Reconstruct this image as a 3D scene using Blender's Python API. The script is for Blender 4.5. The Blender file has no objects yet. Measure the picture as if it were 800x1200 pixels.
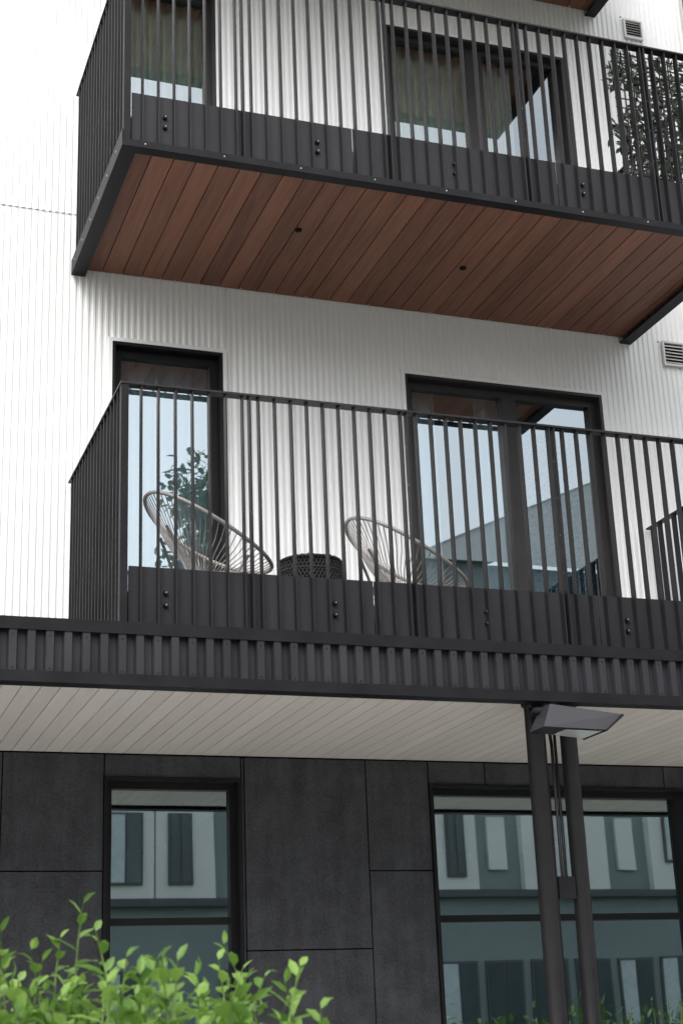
import bpy, math, random
from mathutils import Matrix, Vector
random.seed(7)
SC=bpy.context.scene
COL=SC.collection

# ---------------------------------------------------------------- materials
def new_mat(name):
    m=bpy.data.materials.new(name); m.use_nodes=True
    nt=m.node_tree; b=nt.nodes["Principled BSDF"]
    return m,nt,b
def N(nt,t,**k):
    n=nt.nodes.new(t)
    for a,v in k.items():
        if a in n.inputs.keys(): n.inputs[a].default_value=v
        else: setattr(n,a,v)
    return n
def simple(name,col,rough=0.5,metal=0.0,var=0.12,scale=6.0,bump=0.0,bscale=60.0,stretch=(1,1,1),spec=0.5):
    m,nt,b=new_mat(name); L=nt.links.new
    tc=N(nt,"ShaderNodeTexCoord"); mp=N(nt,"ShaderNodeMapping"); mp.inputs["Scale"].default_value=stretch
    L(tc.outputs["Object"],mp.inputs[0])
    nz=N(nt,"ShaderNodeTexNoise"); nz.inputs["Scale"].default_value=scale; nz.inputs["Detail"].default_value=6
    L(mp.outputs[0],nz.inputs["Vector"])
    rp=N(nt,"ShaderNodeValToRGB")
    lo=[c*(1-var) for c in col]+[1]; hi=[min(1,c*(1+var)) for c in col]+[1]
    rp.color_ramp.elements[0].color=lo; rp.color_ramp.elements[1].color=hi
    rp.color_ramp.elements[0].position=.3; rp.color_ramp.elements[1].position=.7
    L(nz.outputs["Fac"],rp.inputs[0]); L(rp.outputs[0],b.inputs["Base Color"])
    mr=N(nt,"ShaderNodeMapRange"); mr.inputs["To Min"].default_value=max(0,rough-.08); mr.inputs["To Max"].default_value=min(1,rough+.08)
    L(nz.outputs["Fac"],mr.inputs[0]); L(mr.outputs[0],b.inputs["Roughness"])
    b.inputs["Metallic"].default_value=metal
    b.inputs["Specular IOR Level"].default_value=spec
    if bump>0:
        n2=N(nt,"ShaderNodeTexNoise"); n2.inputs["Scale"].default_value=bscale; n2.inputs["Detail"].default_value=4
        L(mp.outputs[0],n2.inputs["Vector"])
        bp=N(nt,"ShaderNodeBump"); bp.inputs["Strength"].default_value=bump; bp.inputs["Distance"].default_value=.01
        L(n2.outputs["Fac"],bp.inputs["Height"]); L(bp.outputs[0],b.inputs["Normal"])
    return m
def panelmat(name):
    # charcoal fibre cement: cloudy mottling, faint vertical streaks, fine speckle
    m,nt,b=new_mat(name); L=nt.links.new
    tc=N(nt,"ShaderNodeTexCoord")
    a=N(nt,"ShaderNodeTexNoise"); a.inputs["Scale"].default_value=4.5; a.inputs["Detail"].default_value=9; a.inputs["Roughness"].default_value=.75; L(tc.outputs["Object"],a.inputs["Vector"])
    mp=N(nt,"ShaderNodeMapping"); mp.inputs["Scale"].default_value=(14,1,1.2); L(tc.outputs["Object"],mp.inputs[0])
    s=N(nt,"ShaderNodeTexNoise"); s.inputs["Scale"].default_value=1.2; s.inputs["Detail"].default_value=5; L(mp.outputs[0],s.inputs["Vector"])
    f=N(nt,"ShaderNodeTexNoise"); f.inputs["Scale"].default_value=70; f.inputs["Detail"].default_value=2; L(tc.outputs["Object"],f.inputs["Vector"])
    m1=N(nt,"ShaderNodeMath",operation='MULTIPLY_ADD'); m1.inputs[1].default_value=.4; L(s.outputs[0],m1.inputs[0]); L(a.outputs[0],m1.inputs[2])
    m2=N(nt,"ShaderNodeMath",operation='MULTIPLY_ADD'); m2.inputs[1].default_value=.6; L(f.outputs[0],m2.inputs[0]); L(m1.outputs[0],m2.inputs[2])
    rp=N(nt,"ShaderNodeValToRGB")
    rp.color_ramp.elements[0].color=(.018,.019,.022,1); rp.color_ramp.elements[1].color=(.066,.069,.077,1)
    mr=N(nt,"ShaderNodeMapRange"); mr.inputs["From Max"].default_value=1.5; L(m2.outputs[0],mr.inputs[0])
    rp.color_ramp.elements[0].position=.48; rp.color_ramp.elements[1].position=.84
    L(mr.outputs[0],rp.inputs[0]); L(rp.outputs[0],b.inputs["Base Color"]); b.inputs["Roughness"].default_value=.62; b.inputs["Specular IOR Level"].default_value=.32
    bp=N(nt,"ShaderNodeBump"); bp.inputs["Strength"].default_value=.4; bp.inputs["Distance"].default_value=.005
    L(m2.outputs[0],bp.inputs["Height"]); L(bp.outputs[0],b.inputs["Normal"])
    return m
def planks(name,dark,light,w,rough=.6,grain=1.0,pv=.55):
    m,nt,b=new_mat(name); L=nt.links.new
    tc=N(nt,"ShaderNodeTexCoord"); sx=N(nt,"ShaderNodeSeparateXYZ"); L(tc.outputs["Object"],sx.inputs[0])
    dv=N(nt,"ShaderNodeMath",operation='DIVIDE'); dv.inputs[1].default_value=w; L(sx.outputs[0],dv.inputs[0])
    fl=N(nt,"ShaderNodeMath",operation='FLOOR'); L(dv.outputs[0],fl.inputs[0])
    wn=N(nt,"ShaderNodeTexWhiteNoise",noise_dimensions='1D'); L(fl.outputs[0],wn.inputs["W"])
    mp=N(nt,"ShaderNodeMapping"); mp.inputs["Scale"].default_value=(40,2.2,1)
    L(tc.outputs["Object"],mp.inputs[0])
    nz=N(nt,"ShaderNodeTexNoise",noise_dimensions='4D'); nz.inputs["Scale"].default_value=1.0; nz.inputs["Detail"].default_value=8; nz.inputs["Distortion"].default_value=.6
    L(mp.outputs[0],nz.inputs["Vector"]); 
    ml=N(nt,"ShaderNodeMath",operation='MULTIPLY'); ml.inputs[1].default_value=37; L(wn.outputs[0],ml.inputs[0]); L(ml.outputs[0],nz.inputs["W"])
    a=N(nt,"ShaderNodeMath",operation='MULTIPLY_ADD'); a.inputs[1].default_value=pv; L(wn.outputs[0],a.inputs[0])
    s=N(nt,"ShaderNodeMath",operation='MULTIPLY'); s.inputs[1].default_value=.9*grain; L(nz.outputs["Fac"],s.inputs[0]); L(s.outputs[0],a.inputs[2])
    rp=N(nt,"ShaderNodeValToRGB"); rp.color_ramp.elements[0].color=(*dark,1); rp.color_ramp.elements[1].color=(*light,1)
    rp.color_ramp.elements[0].position=.2; rp.color_ramp.elements[1].position=.95
    L(a.outputs[0],rp.inputs[0]); L(rp.outputs[0],b.inputs["Base Color"]); b.inputs["Roughness"].default_value=rough
    b.inputs["Specular IOR Level"].default_value=.3
    bp=N(nt,"ShaderNodeBump"); bp.inputs["Strength"].default_value=.25; bp.inputs["Distance"].default_value=.004
    L(nz.outputs["Fac"],bp.inputs["Height"]); L(bp.outputs[0],b.inputs["Normal"])
    return m
def glass(name,tint,refl,base,rough=0.0):
    m=bpy.data.materials.new(name); m.use_nodes=True; nt=m.node_tree; nt.nodes.clear(); L=nt.links.new
    o=N(nt,"ShaderNodeOutputMaterial"); mx=N(nt,"ShaderNodeMixShader"); t=N(nt,"ShaderNodeBsdfTransparent"); g=N(nt,"ShaderNodeBsdfGlossy")
    t.inputs[0].default_value=(*tint,1); g.inputs[0].default_value=(*refl,1); g.inputs["Roughness"].default_value=rough
    fr=N(nt,"ShaderNodeFresnel"); fr.inputs[0].default_value=1.5
    ad=N(nt,"ShaderNodeMath",operation='ADD',use_clamp=True); ad.inputs[1].default_value=base
    tc=N(nt,"ShaderNodeTexCoord"); nz=N(nt,"ShaderNodeTexNoise"); nz.inputs["Scale"].default_value=1.3; nz.inputs["Detail"].default_value=0
    L(tc.outputs["Object"],nz.inputs["Vector"])
    bp=N(nt,"ShaderNodeBump"); bp.inputs["Strength"].default_value=.045; bp.inputs["Distance"].default_value=.01
    L(nz.outputs["Fac"],bp.inputs["Height"]); L(bp.outputs[0],g.inputs["Normal"])
    L(fr.outputs[0],ad.inputs[0]); L(ad.outputs[0],mx.inputs[0]); L(t.outputs[0],mx.inputs[1]); L(g.outputs[0],mx.inputs[2]); L(mx.outputs[0],o.inputs[0])
    return m
def leafmat(name,c1,c2,trans=.35):
    m,nt,b=new_mat(name); L=nt.links.new
    g=N(nt,"ShaderNodeNewGeometry"); rp=N(nt,"ShaderNodeValToRGB")
    rp.color_ramp.elements[0].color=(*c1,1); rp.color_ramp.elements[1].color=(*c2,1)
    L(g.outputs["Random Per Island"],rp.inputs[0]); L(rp.outputs[0],b.inputs["Base Color"])
    b.inputs["Roughness"].default_value=.45
    tr=N(nt,"ShaderNodeBsdfTranslucent"); L(rp.outputs[0],tr.inputs[0])
    mx=N(nt,"ShaderNodeMixShader"); mx.inputs[0].default_value=trans
    L(b.outputs[0],mx.inputs[1]); L(tr.outputs[0],mx.inputs[2]); L(mx.outputs[0],nt.nodes["Material Output"].inputs[0])
    return m

M_white=simple("white_corrugated_metal",(.83,.83,.825),.42,0,.025,1.2,stretch=(1,1,.25))
M_flash=simple("white_flashing",(.62,.62,.61),.4,0,.05)
M_black=simple("black_powder_coated_steel",(.010,.010,.012),.5,0,.3,5,.05,200,spec=.16)
M_fas=simple("anthracite_fascia_sheet",(.024,.0235,.0275),.42,0,.35,2.5,.05,120,stretch=(1,1,.4),spec=.26)
M_bar=simple("charcoal_bar_steel",(.014,.0135,.015),.42,0,.25,4,.04,200,spec=.26)
M_frame=simple("window_frame_black",(.010,.010,.011),.45,0,.15,5,spec=.2)
M_frame2=simple("window_frame_brown_grey",(.030,.027,.027),.42,0,.15,5,spec=.3)
M_panel=panelmat("dark_fibre_cement")
M_dark=simple("joint_backing",(.008,.008,.009),.9,spec=.1)
M_wood=planks("stained_cedar_soffit",(.074,.033,.021),(.24,.108,.068),.14,.6,1.15,.36)
M_pale=planks("pale_painted_soffit",(.54,.51,.465),(.69,.66,.61),.1,.7,.6,.3)
M_cord=simple("grey_beige_cord",(.42,.39,.375),.6,0,.08)
M_rim=simple("grey_chair_frame",(.27,.25,.245),.45,0,.08)
M_wick=simple("dark_wicker",(.024,.021,.021),.6,0,.3,40,.2,150,spec=.3)
M_deck=simple("balcony_deck",(.16,.15,.14),.8)
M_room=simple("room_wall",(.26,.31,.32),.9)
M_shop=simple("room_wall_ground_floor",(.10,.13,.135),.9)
M_curt=simple("linen_curtain",(.60,.68,.72),.9,0,.1,8)
M_curtg=simple("grey_green_curtain",(.44,.49,.43),.9,0,.1,8)
M_curtb=simple("blue_speckled_curtain",(.10,.17,.24),.9,0,.9,45)
M_glass=glass("window_glass",(.78,.88,.90),(.80,.91,.97),.36)
M_glassu=glass("upper_window_glass",(.88,.93,.92),(.86,.95,1.0),.26)
M_glassl=glass("ground_window_glass",(.66,.80,.80),(.78,.92,.93),.40,.012)
M_grass=simple("grass",(.07,.11,.04),.9,0,.35,3,.5,40)
M_asph=simple("asphalt",(.07,.07,.072),.85,0,.2,8,.3,90)
M_pave=simple("light_concrete_paving",(.43,.42,.41),.8,0,.12,2,.2,60)
M_soil=simple("planting_soil",(.05,.035,.025),.95,0,.3,12,.4,60)
M_obwall=simple("render_white",(.82,.83,.84),.7,0,.05,.8)
M_obgrey=simple("render_mid_grey",(.27,.32,.335),.7,0,.08,.8)
M_obdark=simple("render_dark_grey",(.10,.11,.12),.7,0,.1,.8)
M_obglass=simple("opposite_glass",(.06,.09,.10),.08,0,.3,.5)
M_bark=simple("bark",(.09,.065,.045),.9,0,.3,10,.5,40)
M_leaf=leafmat("shrub_leaf",(.09,.20,.03),(.26,.42,.09),.45)
M_hleaf=leafmat("hedge_leaf",(.06,.14,.03),(.14,.26,.06),.3)
M_leafd=leafmat("tree_leaf",(.03,.07,.02),(.08,.14,.04),.25)
M_ivy=leafmat("faux_ivy_leaf",(.020,.030,.021),(.09,.12,.08),.15)
M_stem=simple("green_stem",(.12,.18,.05),.6)
M_steel=simple("dull_bolt",(.20,.20,.20),.4,.6)
M_lens=simple("lamp_lens",(.42,.45,.44),.15,0,.1,20)
M_grille=simple("grille_grey",(.50,.49,.47),.5)
M_pipe=simple("drainpipe_grey",(.12,.12,.13),.4)
M_art=simple("picture_print",(.45,.50,.50),.6,0,.5,5)

# ---------------------------------------------------------------- mesh builder
class MB:
    def __init__(s): s.v=[];s.f=[];s.mi=[];s.mats=[];s.sm=[]
    def m(s,mat):
        if mat not in s.mats: s.mats.append(mat)
        return s.mats.index(mat)
    def face(s,pts,mat,smooth=False):
        i=len(s.v); s.v+= [tuple(p) for p in pts]; s.f.append(tuple(range(i,i+len(pts)))); s.mi.append(s.m(mat)); s.sm.append(smooth)
    def box(s,x0,x1,y0,y1,z0,z1,mat):
        i=len(s.v)
        s.v+=[(x0,y0,z0),(x1,y0,z0),(x1,y1,z0),(x0,y1,z0),(x0,y0,z1),(x1,y0,z1),(x1,y1,z1),(x0,y1,z1)]
        for q in ((0,3,2,1),(4,5,6,7),(0,1,5,4),(1,2,6,5),(2,3,7,6),(3,0,4,7)):
            s.f.append(tuple(i+k for k in q)); s.mi.append(s.m(mat)); s.sm.append(False)
    def tube(s,pts,r,mat,seg=8,closed=False,cap=True):
        pts=[Vector(p) for p in pts]; n=len(pts); rs=r if isinstance(r,(list,tuple)) else [r]*n
        rings=[]
        up=None
        for k,p in enumerate(pts):
            if closed: t=pts[(k+1)%n]-pts[k-1]
            else: t=pts[min(k+1,n-1)]-pts[max(k-1,0)]
            t.normalize()
            if up is None:
                up=Vector((0,0,1)) if abs(t.z)<.9 else Vector((1,0,0))
            a=t.cross(up)
            if a.length<1e-4: a=t.orthogonal()
            a.normalize(); b=a.cross(t).normalized(); up=b
            i=len(s.v)
            for j in range(seg):
                th=2*math.pi*j/seg; s.v.append(tuple(p+(a*math.cos(th)+b*math.sin(th))*rs[k]))
            rings.append(i)
        m=s.m(mat)
        for k in range(n if closed else n-1):
            A=rings[k];B=rings[(k+1)%n]
            for j in range(seg):
                s.f.append((A+j,A+(j+1)%seg,B+(j+1)%seg,B+j)); s.mi.append(m); s.sm.append(True)
        if cap and not closed:
            s.f.append(tuple(rings[0]+j for j in range(seg))); s.mi.append(m); s.sm.append(False)
            s.f.append(tuple(rings[-1]+seg-1-j for j in range(seg))); s.mi.append(m); s.sm.append(False)
    def obj(s,name,parent=None,loc=(0,0,0),bevel=0):
        me=bpy.data.meshes.new(name); me.from_pydata(s.v,[],s.f)
        for m in s.mats: me.materials.append(m)
        me.polygons.foreach_set("material_index",s.mi); me.polygons.foreach_set("use_smooth",s.sm); me.update()
        o=bpy.data.objects.new(name,me); COL.objects.link(o); o.location=loc
        if parent: o.parent=parent
        if bevel:
            b=o.modifiers.new("bevel",'BEVEL'); b.width=bevel; b.segments=2; b.limit_method='ANGLE'
        return o
def empty(name,loc=(0,0,0)):
    o=bpy.data.objects.new(name,None); COL.objects.link(o); o.location=loc; o.empty_display_size=.2; return o

# ---------------------------------------------------------------- apartment building
BLD=empty("apartment_building")
X0,X1=-7.0,15.0
DOORS=[(1.90,2.685,3.98,6.25),(4.07,5.70,3.98,6.25),(1.90,2.665,6.98,9.31),(4.07,5.66,6.98,9.31),
       (1.90,2.665,10.04,12.36),(4.07,5.66,10.04,12.36)]
LOW=[(1.88,2.77,.55,3.24),(4.08,7.1,.55,3.23)]
wb=MB()
pitch=.046; dep=.0075
segs=[]
x=X0
while x<X1:
    P=[(x,0),(x+.015,0),(x+.023,-dep),(x+.038,-dep),(x+pitch,0)]
    for a,b in zip(P[:-1],P[1:]): segs.append((a[0],b[0],a[1],b[1]))
    x+=pitch
def split(segs,xc):
    o=[]
    for a,b,ya,yb in segs:
        if a+1e-5<xc<b-1e-5:
            ym=ya+(yb-ya)*(xc-a)/(b-a); o+=[(a,xc,ya,ym),(xc,b,ym,yb)]
        else: o.append((a,b,ya,yb))
    return o
for d in DOORS: segs=split(split(segs,d[0]),d[1])
def clad(zlo,zhi):
    for a,b,ya,yb in segs:
        mid=(a+b)/2; iv=[(zlo,zhi)]
        for d in DOORS:
            if d[0]<mid<d[1]:
                nv=[]
                for p,q in iv:
                    if d[3]<=p or d[2]>=q: nv.append((p,q)); continue
                    if p<d[2]: nv.append((p,d[2]))
                    if q>d[3]: nv.append((d[3],q))
                iv=nv
        for p,q in iv:
            wb.face([(a,ya,p),(b,yb,p),(b,yb,q),(a,ya,q)],M_white)
clad(3.42,7.185); clad(7.205,10.25); clad(10.27,13.6)
wb.box(X0,X1,.001,.03,7.180,7.210,M_flash)
wb.box(X0,X1,.001,.03,10.245,10.275,M_flash)
wb.box(X0,X1,-.05,.6,13.6,13.72,M_black)
wb.obj("corrugated_wall",BLD)
lb=MB()
for x in (2.715,0.35,-1.9):
    lb.box(x,x+.003,-.011,-.008,6.29,7.18,M_flash)
lb.obj("cladding_laps",BLD)
cb=MB()
for z in (3.40,6.46,9.52,12.6):
    cb.box(X0,X1,.16,5.0,z,z+.42,M_room)
cb.box(X0,X1,.16,5.0,-.1,.05,M_shop)
cb.box(X0,X1,5.0,5.1,3.40,13.6,M_room); cb.box(X0,X1,5.0,5.1,0,3.399,M_shop)
cb.box(X0-.1,X0,0,5.1,0,13.6,M_obwall); cb.box(X1,X1+.1,0,5.1,0,13.6,M_obwall)
cb.box(X0,X1,0.05,5.1,13.4,13.6,M_black)
for x in (3.3,7.4,1.2):
    cb.box(x,x+.12,.16,5.0,3.82,13.4,M_room); cb.box(x,x+.12,.16,5.0,0,3.399,M_shop)
def infill(zlo,zhi,ops,mat,y0=.05,y1=.16):
    x=X0
    for o in sorted(ops):
        cb.box(x,o[0]-.02,y0,y1,zlo,zhi,mat)
        cb.box(o[0]-.02,o[1]+.02,y0,y1,o[3]+.02,zhi,mat)
        if o[2]-.02>zlo: cb.box(o[0]-.02,o[1]+.02,y0,y1,zlo,o[2]-.02,mat)
        x=o[1]+.02
    cb.box(x,X1,y0,y1,zlo,zhi,mat)
infill(3.42,6.6,DOORS[0:2],M_dark); infill(6.6,9.66,DOORS[2:4],M_dark); infill(9.66,13.4,DOORS[4:6],M_dark); infill(0,3.40,LOW,M_dark)
cb.obj("building_core",BLD)

def window(name,o,mull=(),trans=(),gm=M_glass,fm=M_frame,fw=.06,rec=.10,trim=None):
    x0,x1,z0,z1=o; w=MB()
    t=.022; yf=-.016
    w.box(x0,x0+t,yf,rec+.05,z0,z1,fm); w.box(x1-t,x1,yf,rec+.05,z0,z1,fm)
    w.box(x0+t,x1-t,yf,rec+.05,z1-t,z1,fm); w.box(x0+t,x1-t,yf,rec+.05,z0,z0+t,fm)
    if trim:
        w.box(x0-.028,x0-.001,-.019,0.0,z0,z1+.028,trim); w.box(x1+.001,x1+.028,-.019,0,z0,z1+.028,trim); w.box(x0-.001,x1+.001,-.019,0,z1+.001,z1+.028,trim)
    a0,a1,b0,b1=x0+t,x1-t,z0+t,z1-t
    yy0,yy1=rec-.04,rec+.03
    w.box(a0,a0+fw,yy0,yy1,b0,b1,fm); w.box(a1-fw,a1,yy0,yy1,b0,b1,fm)
    w.box(a0+fw,a1-fw,yy0,yy1,b1-fw,b1,fm); w.box(a0+fw,a1-fw,yy0,yy1,b0,b0+fw,fm)
    for m,mw in mull: w.box(m-mw/2,m+mw/2,yy0-.012,yy1,b0+fw,b1-fw,fm)
    edges=[a0+fw]+[e for m,mw in mull for e in (m-mw/2,m+mw/2)]+[a1-fw]
    for i in range(0,len(edges),2):
        for tz in trans: w.box(edges[i],edges[i+1],yy0+.005,yy1,tz-.022,tz+.022,fm)
        yg=rec-.005+i*.004
        w.face([(edges[i],yg,b0+fw),(edges[i+1],yg,b0+fw),(edges[i+1],yg,b1-fw),(edges[i],yg,b1-fw)],gm)
    return w.obj(name,BLD)
window("balcony_door",DOORS[0],fw=.055,fm=M_frame,trim=M_white)
window("sliding_door",DOORS[1],mull=((4.93,.12),),fw=.055,fm=M_frame2,trim=M_white)
window("upper_balcony_door",DOORS[2],fw=.05,fm=M_frame2,trim=M_white,gm=M_glassu)
window("upper_sliding_door",DOORS[3],mull=((4.86,.15),),fw=.05,fm=M_frame2,trim=M_white,gm=M_glassu)
window("top_balcony_door",DOORS[4]); window("top_sliding_door",DOORS[5],mull=((4.9,.12),))
window("ground_floor_window",LOW[0],trans=(2.36,),gm=M_glassl,fw=.04,rec=.11)
window("ground_floor_glazing",LOW[1],mull=((4.96,.09),(6.05,.09)),trans=(2.355,),gm=M_glassl,fw=.04,rec=.11)
def curtain(name,x0,x1,z0,z1,y,mat,amp=.03,wl=.11):
    c=MB(); n=int((x1-x0)/.012); P=[]
    for i in range(n+1):
        x=x0+(x1-x0)*i/n; P.append((x,y+amp*math.sin(2*math.pi*x/wl+.8*math.sin(x*9))))
    for a,b in zip(P[:-1],P[1:]):
        c.face([(a[0],a[1],z0),(b[0],b[1],z0),(b[0],b[1],z1),(a[0],a[1],z1)],mat,True)
    c.obj(name,BLD)
curtain("curtain_a",1.92,2.67,3.9,6.25,.26,M_curt)
curtain("curtain_b",4.08,4.42,3.9,6.25,.26,M_curt)
curtain("curtain_c",4.97,5.66,3.9,6.1,.30,M_curtb)
curtain("curtain_d",4.72,4.97,3.9,6.25,.26,M_curt)
curtain("curtain_e",1.92,2.66,6.95,9.3,.22,M_curtg)
curtain("curtain_f",4.08,4.85,6.95,9.3,.22,M_curtg)
curtain("curtain_g",4.95,5.25,6.95,9.3,.22,M_curtg)
q=MB(); q.box(2.30,2.46,.72,.74,1.58,2.10,M_frame); q.box(2.32,2.44,.712,.72,1.60,2.08,M_art); q.box(2.10,2.7,.70,1.1,1.0,1.575,M_room); q.obj("framed_picture",BLD)

# dark fibre-cement panels
pb=MB(); g=.004
def panel(x0,x1,z0,z1):
    pb.box(x0+g,x1-g,0,.02,z0+g,z1-g,M_panel)
zt=3.385
for a,b in ((-7,-4.6),(-4.6,-2.2),(-2.2,-.4),(-.4,1.25)):
    panel(a,b,0,1.45); panel(a,b,1.45,2.66); panel(a,b,2.66,zt)
panel(1.25,1.88,0,1.45); panel(1.25,1.88,1.45,2.66); panel(1.25,1.88,2.66,zt)
panel(1.88,2.77,0,.55); panel(1.88,2.77,3.24,zt)
panel(2.77,2.79,0,zt-.004)
panel(2.79,3.63,0,.95); panel(2.79,3.63,.95,2.17); panel(2.79,3.63,2.17,zt)
panel(3.63,4.08,0,1.45); panel(3.63,4.08,1.45,2.66); panel(3.63,4.08,2.66,zt)
panel(4.08,4.5,3.23,zt); panel(4.5,5.9,3.23,zt); panel(5.9,7.1,3.23,zt); panel(4.08,7.1,0,.55)
for a,b in ((7.1,9.5),(9.5,12),(12,15)):
    panel(a,b,0,1.45); panel(a,b,1.45,2.66); panel(a,b,2.66,zt)
for (a,b,c,d) in ((2.79,3.63,2.17,zt),(2.79,3.63,.95,2.17),(3.63,4.08,2.66,zt),(3.63,4.08,1.45,2.66),(1.25,1.88,2.66,zt),(1.25,1.88,1.45,2.66)):
    nx=3; nz=4
    for i in range(nx):
        for j in range(nz):
            x=a+.04+(b-a-.08)*i/(nx-1); z=c+.04+(d-c-.08)*j/(nz-1)
            pb.tube([(x,-.006,z),(x,.001,z)],.008,M_panel,8)
pb.obj("fibre_cement_panels",BLD,bevel=.0015)

# ---------------------------------------------------------------- balconies
def balcony(name,zr,zft,zfb,soff,deck):
    B=empty(name); xa,xb,yf=1.645,5.97,-1.67
    r=MB()
    sp=.0985
    x=xa+sp*.9
    while x<xb-.03:
        r.box(x-.0045,x+.0045,yf-.045,yf,zfb,zr-.012,M_bar); x+=sp
    for x in (2.35,3.33,4.31,5.29):
        r.box(x+.012,x+.022,yf-.05,yf+.0,zfb+.004,zr-.012,M_bar)
        z=zft+.12
        while z<zr-.05:
            r.tube([(x+.010,yf-.025,z),(x+.012,yf-.025,z)],.006,M_steel,6); z+=.24
    for xc in (xa,xb): r.box(xc-.03,xc+.012,yf-.05,yf-.003,zfb+.002,zr-.012,M_black)
    r.box(xa-.035,xb+.035,yf-.055,yf+.012,zr-.012,zr,M_bar)
    for xc,s in ((xa,-1),(xb,1)):
        a,b=sorted((xc-.035*1 if s<0 else xc-.012,xc+.012 if s<0 else xc+.035))
        r.box(a,b,yf+.012,-.03,zr-.0122,zr-.0002,M_bar)
        y=yf+sp*.7
        while y<-.06:
            a2,b2=(xc-.03,xc+.012)
            r.box(a2,b2,y-.0045,y+.0045,zfb,zr-.012,M_bar); y+=sp
    r.obj("railing",B)
    f=MB()
    px=xa+.03; cuts=[3.1,4.55,xb-.03]
    for c in cuts:
        f.box(px,c-.003,yf+.006,yf+.014,zfb+.01,zft,M_fas); px=c+.003
    f.box(xa+.016,xa+.024,yf+.014,-.01,zfb+.01,zft,M_fas); f.box(xb-.024,xb-.016,yf+.014,-.01,zfb+.01,zft,M_fas)
    for x in (1.88,2.86,3.80,4.735,5.6):
        for dz in (-.145,-.215):
            f.tube([(x,yf-.012,zft+dz),(x,yf+.006,zft+dz)],.014,M_black,10)
            f.tube([(x,yf-.018,zft+dz),(x,yf-.012,zft+dz)],.006,M_steel,6)
    f.obj("fascia",B)
    d=MB()
    d.box(xa+.03,xb-.03,yf+.02,-.012,deck-.10,deck,M_deck)
    if soff:
        d.box(xa-.034,xb+.034,yf-.052,yf+.02,soff-.055,soff-.040,M_black)
        d.box(xa-.034,xb+.034,yf-.056,yf-.050,soff-.055,soff-.008,M_black)
        for s,(a,b) in ((0,(xa-.034,xa+.055)),(1,(xb-.055,xb+.034))):
            d.box(a,b,yf+.02,-.014,soff-.055,soff-.040,M_black)
        d.box(xa-.040,xa-.034,yf-.056,-.014,soff-.055,soff+.06,M_black)
        d.box(xb+.034,xb+.040,yf-.056,-.014,soff-.055,soff+.06,M_black)
        y=yf+.12
        while y<-.1:
            d.tube([(xa-.043,y,soff+.0),(xa-.040,y,soff+.0)],.007,M_cord,6); y+=.28
        x=xa+.1
        while x<xb:
            d.tube([(x,yf-.060,soff-.03),(x,yf-.056,soff-.03)],.005,M_cord,6); x+=.49
            d.tube([(x+.1,-.03,soff-.008),(x+.1,-.03,soff-.002)],.010,M_cord,6)
        for (x,y) in ((2.96,-.95),(4.25,-.75)):
            d.tube([(x,y,soff-.010),(x,y,soff-.001)],.024,M_dark,14)
    d.obj("deck",B)
    if soff:
        w=MB(); x=xa+.02
        x=math.floor(x/.14)*.14
        while x<xb-.02:
            a=max(x+.003,xa+.02); b=min(x+.14-.003,xb-.02)
            if b-a>.01: w.box(a,b,yf+.021,-.013,soff,soff+.02,M_wood)
            x+=.14
        w.box(xa+.02,xb-.02,yf+.021,-.013,soff+.021,soff+.03,M_dark)
        w.obj("wood_soffit",B,bevel=.002)
    return B
balcony("balcony",5.18,4.11,3.76,None,3.97)
balcony("balcony",8.17,7.13,6.745,6.77,6.97)
balcony("balcony",11.22,10.19,9.80,9.84,10.03)

# ---------------------------------------------------------------- canopy
CN=empty("canopy"); c=MB(); yf=-1.97
c.box(X0,X1,yf-.03,-.016,3.672,3.70,M_black)
c.box(X0,X1,yf-.034,yf-.030,3.635,3.70,M_black)
c.box(X0,X1,yf+.012,yf+.03,3.40,3.672,M_dark)
c.box(X0,X1,yf-.05,yf+.05,3.362,3.372,M_black)
c.box(X0,X1,yf-.054,yf-.050,3.362,3.42,M_black)
x=X0; p=.0925
while x<X1:
    q=[(x,yf+.008),(x+.038,yf+.008),(x+.046,yf-.028),(x+.0845,yf-.028),(x+p,yf+.008)]
    for a,b in zip(q[:-1],q[1:]): c.face([(a[0],a[1],3.373),(b[0],b[1],3.373),(b[0],b[1],3.671),(a[0],a[1],3.671)],M_fas)
    x+=p
x=X0+.0653
k=0
while x<X1:
    if k%2==0: c.tube([(x,yf-.031,3.61),(x,yf-.028,3.61)],.005,M_bar,6); c.tube([(x,yf-.031,3.44),(x,yf-.028,3.44)],.005,M_bar,6)
    x+=p;k+=1
c.obj("fascia",CN)
w=MB(); x=-7.0
while x<15:
    w.box(x+.002,x+.098,yf+.05,-.002,3.39,3.405,M_pale); x+=.1
w.box(X0,X1,yf+.03,-.002,3.406,3.42,M_dark)
w.obj("board_soffit",CN,bevel=.002)

# ---------------------------------------------------------------- columns + floodlight
def column(name,x,y,r):
    E=empty(name,(x,y,0)); m=MB()
    m.tube([(0,0,0.012),(0,0,3.385)],r,M_bar,28)
    m.box(-.11,.11,-.11,.11,0,.012,M_black)
    m.tube([(0,0,3.37),(0,0,3.388)],r+.015,M_black,28)
    m.obj("shaft",E)
column("support_column",3.965,-1.85,.055); column("support_column",4.170,-1.85,.048)
cb2=empty("conduit_bracket"); m=MB()
m.box(4.020,4.120,-1.88,-1.83,2.30,2.42,M_black)
m.tube([(4.055,-1.86,2.42),(4.055,-1.86,3.15),(4.04,-1.87,3.26)],.010,M_black,8)
m.tube([(4.088,-1.84,2.42),(4.088,-1.84,3.38)],.009,M_black,8)
m.obj("bracket",cb2)
FL=empty("floodlight"); m=MB()
def hexa(m,P,mat):
    for q in ((0,3,2,1),(4,5,6,7),(0,1,5,4),(1,2,6,5),(2,3,7,6),(3,0,4,7)): m.face([P[k] for k in q],mat)
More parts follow.
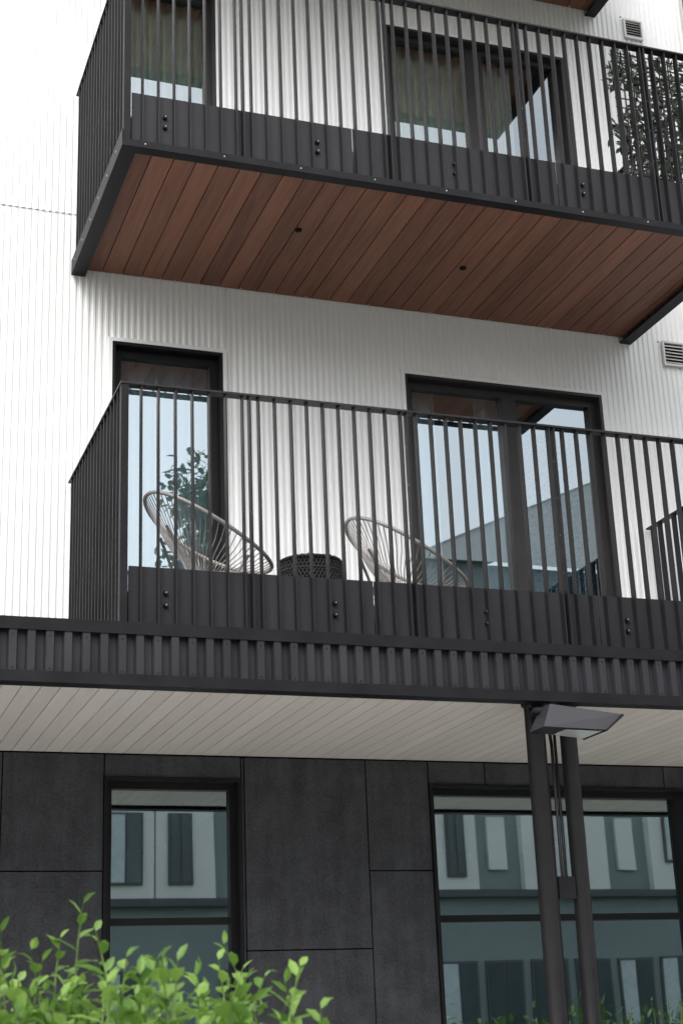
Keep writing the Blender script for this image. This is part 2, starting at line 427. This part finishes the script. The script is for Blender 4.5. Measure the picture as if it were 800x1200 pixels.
P=[(3.86,-2.16,3.19),(4.20,-2.24,3.165),(4.20,-1.98,3.165),(3.86,-1.99,3.19),
   (3.93,-2.12,3.325),(4.30,-2.24,3.255),(4.30,-1.98,3.255),(3.93,-1.99,3.325)]
hexa(m,P,M_fas)
m.tube([(3.95,-2.05,3.30),(3.90,-2.0,3.31),(3.93,-1.90,3.30)],.022,M_black,10)
m.box(3.90,4.03,-1.925,-1.905,3.2,3.345,M_black)
hexa(m,[(4.20,-2.25,3.158),(4.31,-2.25,3.244),(4.31,-1.97,3.244),(4.20,-1.97,3.158),(4.195,-2.25,3.166),(4.305,-2.25,3.256),(4.305,-1.97,3.256),(4.195,-1.97,3.166)],M_bar)
m.obj("housing",FL,bevel=.005)
m=MB()
def lp(x,y,dz): 
    t=(x-3.86)/.34; return (x,y,3.19-.025*t-dz)
m.face([lp(3.99,-2.165,.004),lp(4.185,-2.21,.004),lp(4.185,-2.0,.004),lp(3.99,-2.01,.004)],M_lens)
m.obj("lens",FL)

# ---------------------------------------------------------------- vents, drainpipe
def vent(x0,x1,z0,z1):
    E=empty("vent_grille"); m=MB()
    m.box(x0,x1,-.035,-.012,z1-.015,z1,M_flash); m.box(x0,x1,-.035,-.012,z0,z0+.015,M_flash)
    m.box(x0,x0+.015,-.035,-.012,z0+.015,z1-.015,M_flash); m.box(x1-.015,x1,-.035,-.012,z0+.015,z1-.015,M_flash)
    m.box(x0+.015,x1-.015,-.0135,-.012,z0+.015,z1-.015,M_dark)
    n=6
    for i in range(n):
        z=z0+.02+(z1-z0-.04)*i/n
        m.face([(x0+.015,-.034,z),(x1-.015,-.034,z),(x1-.015,-.016,z+.022),(x0+.015,-.016,z+.022)],M_grille)
    m.obj("grille",E)
vent(6.29,6.49,6.57,6.78); vent(6.28,6.46,9.64,9.83)
DP=empty("drainpipe"); m=MB(); m.tube([(6.93,-.08,3.72),(6.93,-.08,13.5)],.055,M_pipe,20)
for z in (4.6,7.2,9.0,12): m.tube([(6.93,-.08,z),(6.93,-.08,z+.04)],.062,M_pipe,20); m.box(6.90,6.96,-.05,-.01,z,z+.04,M_pipe)
m.obj("pipe",DP)

# ---------------------------------------------------------------- rope chairs
def chair(loc,yaw):
    E=empty("rope_chair",loc); E.rotation_euler=(0,0,yaw); m=MB()
    def rp(t):
        u=math.cos(t)
        return Vector((.015+.385*u,.345*math.sin(t)*(1-.12*u),.605-.215*u+.03*(u*u-1)))
    m.tube([rp(2*math.pi*i/44) for i in range(44)],.0125,M_rim,8,closed=True)
    c0=Vector((-.02,0,.325))
    def hp(t): return c0+Vector((.055*math.cos(t),.05*math.sin(t),-.02*math.cos(t)))
    m.tube([hp(2*math.pi*i/20) for i in range(20)],.008,M_rim,6,closed=True)
    k=62
    for i in range(k):
        t=2*math.pi*(i+.5)/k; a=rp(t); b=hp(t)
        mid=(a+b)/2+Vector((-.01,0,-.035))
        m.tube([a,(a*3+b)/4+Vector((0,0,-.024)),mid,(a+b*3)/4+Vector((0,0,-.026)),b],.0034,M_cord,5)
    m.obj("cord_shell",E)
    l=MB()
    for s in (-1,1):
        l.tube([(.22,.20*s,.41),(.15,.19*s,.30),(.30,.24*s,.012)],.010,M_rim,8)
        l.tube([(-.26,.12*s,.60),(-.14,.16*s,.30),(-.30,.20*s,.012)],.010,M_rim,8)
        l.tube([(.30,.24*s,.012),(-.30,.20*s,.012)],.010,M_rim,8)
        l.tube([(.15,.19*s,.30),(-.14,.16*s,.30)],.010,M_rim,8)
    l.tube([(.15,-.19,.30),(.15,.19,.30)],.010,M_rim,8); l.tube([(-.14,-.16,.30),(-.14,.16,.30)],.010,M_rim,8)
    l.obj("legs",E)
chair((2.30,-.95,3.97),math.radians(-4)); chair((3.66,-.80,3.97),math.radians(-8))
T=empty("wicker_side_table",(2.945,-1.0,3.97)); m=MB(); R=.195;H=.445
for i in range(52):
    a=2*math.pi*i/52
    for s in (-1,1):
        pts=[(R*math.cos(a+s*k*.12),R*math.sin(a+s*k*.12),.03+(H-.04)*k/10) for k in range(11)]
        m.tube(pts,.0062,M_wick,5)
for z in (.015,.12,.24,.36,H-.012): m.tube([(R*math.cos(t*.2094),R*math.sin(t*.2094),z) for t in range(30)],.009,M_wick,6,closed=True)
for j in range(-9,10):
    y=j*.02; L=math.sqrt(max(0,R*R-y*y))
    m.box(-L,L,y-.007,y+.007,H-.012,H,M_wick)
m.tube([(0,0,.0),(0,0,H-.014)],R-.010,M_wick,32)
m.obj("woven_drum",T)

# ---------------------------------------------------------------- leaves
def leaf(m,p,d,up,L,W,mat,curl=.15):
    d=d.normalized(); s=d.cross(up)
    if s.length<1e-3: s=d.orthogonal()
    s.normalize(); n=s.cross(d).normalized()
    i=len(m.v)
    q=[(0,0,0),(.3,.42,.1),(.3,-.42,.1),(.65,.40,.06),(.65,-.40,.06),(1,0,-curl),(.3,0,0),(.65,0,-.03)]
    for a,b,c in q: m.v.append(tuple(p+d*(a*L)+s*(b*W)+n*(c*W)))
    mi=m.m(mat)
    for fc in ((0,6,1),(0,2,6),(1,6,7,3),(6,2,4,7),(3,7,5),(7,4,5)):
        m.f.append(tuple(i+k for k in fc)); m.mi.append(mi); m.sm.append(False)
def rv():
    return Vector((random.gauss(0,1),random.gauss(0,1),random.gauss(0,1))).normalized()
IV=empty("ivy_screen"); m=MB()
for i in range(12):
    x=5.09+i*.075; m.box(x,x+.008,-1.642,-1.636,7.14,8.155,M_wick)
for i in range(14):
    z=7.16+i*.075; m.box(5.09,5.93,-1.635,-1.630,z,z+.008,M_wick)
for i in range(1900):
    p=Vector((random.uniform(5.05,5.95),-1.615+random.uniform(-.012,.08),random.uniform(7.15,8.21)))
    if math.sin(p.x*17+1)*math.sin(p.z*13+p.x*5)>.6: continue
    if p.x<5.12+.06*math.sin(p.z*14): continue
    d=rv(); d.y=d.y*.4-.1; leaf(m,p,d,Vector((0,-1,.3)),random.uniform(.045,.085),random.uniform(.024,.040),M_ivy)
m.obj("screen",IV)
# shrub
SH=empty("leafy_shrub"); m=MB()
def shoot(m,base,tip,nl,L,W,bend=.1,sp=.62,mat=None):
    pts=[]
    off=Vector((random.uniform(-bend,bend),random.uniform(-bend,bend),0))
    for k in range(7):
        t=k/6; pts.append(base.lerp(tip,t)+off*math.sin(math.pi*t)*.6)
    m.tube(pts,[.006*(1-.75*k/6) for k in range(7)],M_stem,5)
    for j in range(nl):
        t=1-(j/nl)*sp*random.uniform(.92,1.0); t=max(.1,t); k=min(5,int(t*6)); p=pts[k].lerp(pts[k+1],t*6-k)
        ax=(pts[k+1]-pts[k]).normalized(); ang=j*2.4+random.uniform(-.4,.4)
        side=Vector((math.cos(ang),math.sin(ang),0))
        d=ax*(.9-.55*min(1,(1-t)*3))+side*(.45+.8*min(1,(1-t)*4))+Vector((0,0,random.uniform(-.3,.12)))
        sc=.5+.5*min(1,(1-t)*6)
        leaf(m,p,d,Vector((0,0,1))+side*.3+rv()*.25,L*sc*random.uniform(.75,1.2),W*sc*random.uniform(.8,1.15),mat or M_leaf,random.uniform(.1,.6))
def top(x):
    return 1.755+.03*math.sin(x*9)+.02*math.sin(x*21+1)-.075*math.exp(-((x-.84)/.12)**2)-max(0,x-.95)*.4
for i in range(400):
    x=random.uniform(-.7,1.06); y=random.uniform(-6.6,-5.7)
    tz=top(x*6.0/(-y))+random.uniform(-.22,.04)
    b=Vector((x+random.uniform(-.2,.2),y+random.uniform(-.1,.1),max(0.0,tz-random.uniform(.45,.7))))
    shoot(m,b,Vector((x,y,tz)),14,.072,.042)
for (x,y,z) in ((.66,-6.0,1.925),(.68,-6.05,1.86),(.61,-6.0,1.85),(.99,-6.0,1.83),(.95,-6.1,1.79),(.80,-6.0,1.79),(.47,-6.05,1.86),(.53,-6.1,1.82),(.74,-6.1,1.80),(1.02,-6.05,1.77),(.57,-6.0,1.80),(.92,-6.0,1.76)):
    shoot(m,Vector((x+random.uniform(-.12,.12),y,z-.5)),Vector((x,y,z)),15,.066,.038,.08,.8)
for i in range(14):
    x=-.6+i*.13; m.tube([(x+.1,-6.15,0),(x+.03,-6.1,.6),(x,-6.15,1.35)],[.018,.013,.006],M_bark,6)
m.obj("foliage",SH)
# tall planting bed in front of the ground-floor glazing
GB=empty("garden_shrub"); m=MB()
for i in range(260):
    x=random.uniform(4.25,7.6); y=random.uniform(-.95,-.45)
    k=(9.6+y)/9.6
    tz=1.60+.06*math.sin(x*5)+.04*math.sin(x*13)+random.uniform(-.16,.12)-.05*(x<4.6)
    shoot(m,Vector((x+random.uniform(-.1,.1),y,tz-random.uniform(.5,.8))),Vector((x,y,tz)),16,.045,.018,.06,.8,M_hleaf)
for i in range(16):
    x=4.3+i*.21; m.tube([(x,-.7,0),(x+.04,-.68,.6),(x,-.7,1.2)],[.015,.011,.006],M_bark,6)
m.box(4.2,7.7,-1.1,-.3,.004,.03,M_soil)
m.obj("foliage",GB)

# ---------------------------------------------------------------- ground & surroundings
g=MB(); g.face([(-300,-300,-.004),(300,-300,-.004),(300,300,-.004),(-300,300,-.004)],M_grass); g.obj("ground")
g=MB(); g.face([(-60,-11.2,0),(80,-11.2,0),(80,-.002,0),(-60,-.002,0)],M_pave); g.obj("pavement")
g=MB(); g.face([(-80,-20,0),(90,-20,0),(90,-13.6,0),(-80,-13.6,0)],M_asph); g.obj("road")
g=MB(); g.box(-80,90,-13.6,-13.4,-.002,.12,M_pave); g.box(-80,90,-20.2,-20,-.002,.12,M_pave); g.obj("kerb")
def opp(name,x0,x1,y,h,fh,bays,off=0,wall=M_obgrey,gable=0,z1=5.0,z2=7.4):
    E=empty(name); m=MB()
    rr=random.Random(int(x0*10)+5)
    m.box(x0,x1,y-9,y,0,h,wall)
    if gable:
        c=(x0+x1)/2
        m.face([(x0-.3,y+.3,h),(x1+.3,y+.3,h),(c,y+.3,h+gable)],M_obwall)
        m.face([(x0-.3,y+.35,h-.05),(c,y+.35,h+gable),(c,y-9.2,h+gable),(x0-.3,y-9.2,h-.05)],M_obdark)
        m.face([(c,y+.35,h+gable),(x1+.3,y+.35,h-.05),(x1+.3,y-9.2,h-.05),(c,y-9.2,h+gable)],M_obdark)
    else: m.box(x0-.2,x1+.2,y-9.2,y+.25,h,h+.25,M_obdark)
    bw=(x1-x0)/bays
    for b in range(bays):
        a=x0+bw*b
        if (b+off)%3!=2: m.box(a+.02,a+bw-.02,y+.004,y+.25,z1,z2,M_obwall)
        else: m.box(a+bw*.3,a+bw*.7,y+.004,y+.12,z1+.5,z2-.6,M_obwall)
    m.box(x0,x1,y+.004,y+.30,z1-.18,z1-.004,M_obdark)
    fl=[.7,z1+.35]+[z1+fh*k+.4 for k in range(1,int((h-z1)/fh))]
    for f,z in enumerate(fl):
        for b in range(bays):
            cx=x0+bw*(b+.5)+(rr.uniform(-.12,.12)*bw if f else 0); yy=y+(.25 if f==1 else 0)
            if f==1 and (b+off)%3==2: continue
            if f and rr.random()<.2: continue
            ww=bw*rr.choice((.12,.16,.24)); wh=rr.choice((1.2,1.6,1.6)) if f else 2.6
            zz=z+(1.6-wh if f else 0)
            if f==0:
                ww=bw*.36
                if rr.random()<.35: continue
            m.box(cx-ww-.06,cx+ww+.06,yy+.003,yy+.07,zz-.06,zz+wh+.06,M_obdark)
            gm=M_obglass if rr.random()<.7 else M_curt
            m.box(cx-ww,cx-.03,yy+.06,yy+.085,zz,zz+wh,gm); m.box(cx+.03,cx+ww,yy+.06,yy+.085,zz,zz+wh,M_obglass)
    m.obj("facade",E)
opp("grey_white_apartment_building",2.5,14.3,-27,9.6,3.1,8)
opp("grey_white_apartment_building",14.9,33,-25.5,13.4,3.1,15,off=1,gable=4.2)
opp("grey_white_apartment_building",-22,-3,-28,12,3.1,7)
opp("grey_white_apartment_building",36,66,-22,10,3.1,8)
H=empty("hedge"); m=MB()
for i in range(5500):
    x=random.uniform(8,34); y=-12.2+random.uniform(-.5,.5); z=random.uniform(0.1,1.98+.14*math.sin(x*2.3)+.08*math.sin(x*7))
    leaf(m,Vector((x,y,z)),rv(),Vector((0,0,1)),random.uniform(.14,.2),random.uniform(.07,.1),M_hleaf)
m.box(8,34,-12.5,-11.9,0,1.7,M_bark)
m.obj("foliage",H)
def tree(name,loc,h,r,n=2600,lo=.42):
    E=empty(name,loc); m=MB()
    m.tube([(0,0,0),(.05,.03,h*.3),(-.05,0,h*.6),(0,0,h*.9)],[.16,.12,.09,.03],M_bark,10)
    cl=[]
    for i in range(13):
        a=i*2.4; z=h*(lo+(.92-lo)*i/13); rr=r*(.85-.5*abs(i/13-.35))
        c=Vector((math.cos(a)*rr*.75,math.sin(a)*rr*.75,z)); cl.append((c,r*random.uniform(.32,.5)))
        m.tube([(0,0,z*.85),c*.6+Vector((0,0,z*.36)),c],[.06,.035,.012],M_bark,6)
    for i in range(n):
        c,q=random.choice(cl); p=c+rv()*q*random.uniform(.3,1.05)
        leaf(m,p,rv(),Vector((0,0,1)),random.uniform(.14,.24),random.uniform(.08,.14),M_leafd)
    m.obj("crown",E)
tree("tree",(7.1,-14.9,0),12.2,1.45,4000,.70); tree("tree",(-5,-21,0),9,2.5); tree("tree",(44,-19,0),10,2.5,1500)

# ---------------------------------------------------------------- sky, sun
EL,AZ=math.radians(48),math.radians(215)
W=bpy.data.worlds.new("World"); SC.world=W; W.use_nodes=True; nt=W.node_tree; bg=nt.nodes["Background"]
sk=nt.nodes.new("ShaderNodeTexSky"); sk.sky_type='NISHITA'; sk.sun_disc=False; sk.sun_elevation=EL; sk.sun_rotation=AZ
sk.dust_density=4; sk.air_density=1.0
hs=nt.nodes.new("ShaderNodeHueSaturation"); hs.inputs["Saturation"].default_value=.2; hs.inputs["Value"].default_value=2.35
nt.links.new(sk.outputs[0],hs.inputs["Color"]); nt.links.new(hs.outputs[0],bg.inputs[0]); bg.inputs[1].default_value=.15
sd=Vector((math.sin(AZ)*math.cos(EL),math.cos(AZ)*math.cos(EL),math.sin(EL)))
L=bpy.data.lights.new("sun",'SUN'); L.energy=.75; L.angle=math.radians(30); L.color=(1,.98,.95)
lo=bpy.data.objects.new("sun",L); COL.objects.link(lo); lo.rotation_euler=sd.to_track_quat('Z','Y').to_euler(); lo.location=sd*40
SC.view_settings.view_transform='Standard'; SC.view_settings.look='None'; SC.view_settings.exposure=0

# ---------------------------------------------------------------- camera
R=[(0.942188,-0.33287,-0.038455),(-0.07448,-0.319931,0.944509),(-0.326702,-0.887041,-0.326227)]
cam=bpy.data.cameras.new("camera"); cam.sensor_fit='VERTICAL'; cam.sensor_height=24; cam.lens=24*1804/1200; cam.clip_end=1500; cam.clip_start=.05
cam.dof.use_dof=True; cam.dof.focus_distance=11.2; cam.dof.aperture_fstop=4.5
co=bpy.data.objects.new("camera",cam); COL.objects.link(co)
mw=Matrix.Identity(4)
for i in range(3):
    for j in range(3): mw[j][i]=R[i][j]
mw.translation=Vector((0,-9.6,1.6)); co.matrix_world=mw; SC.camera=co
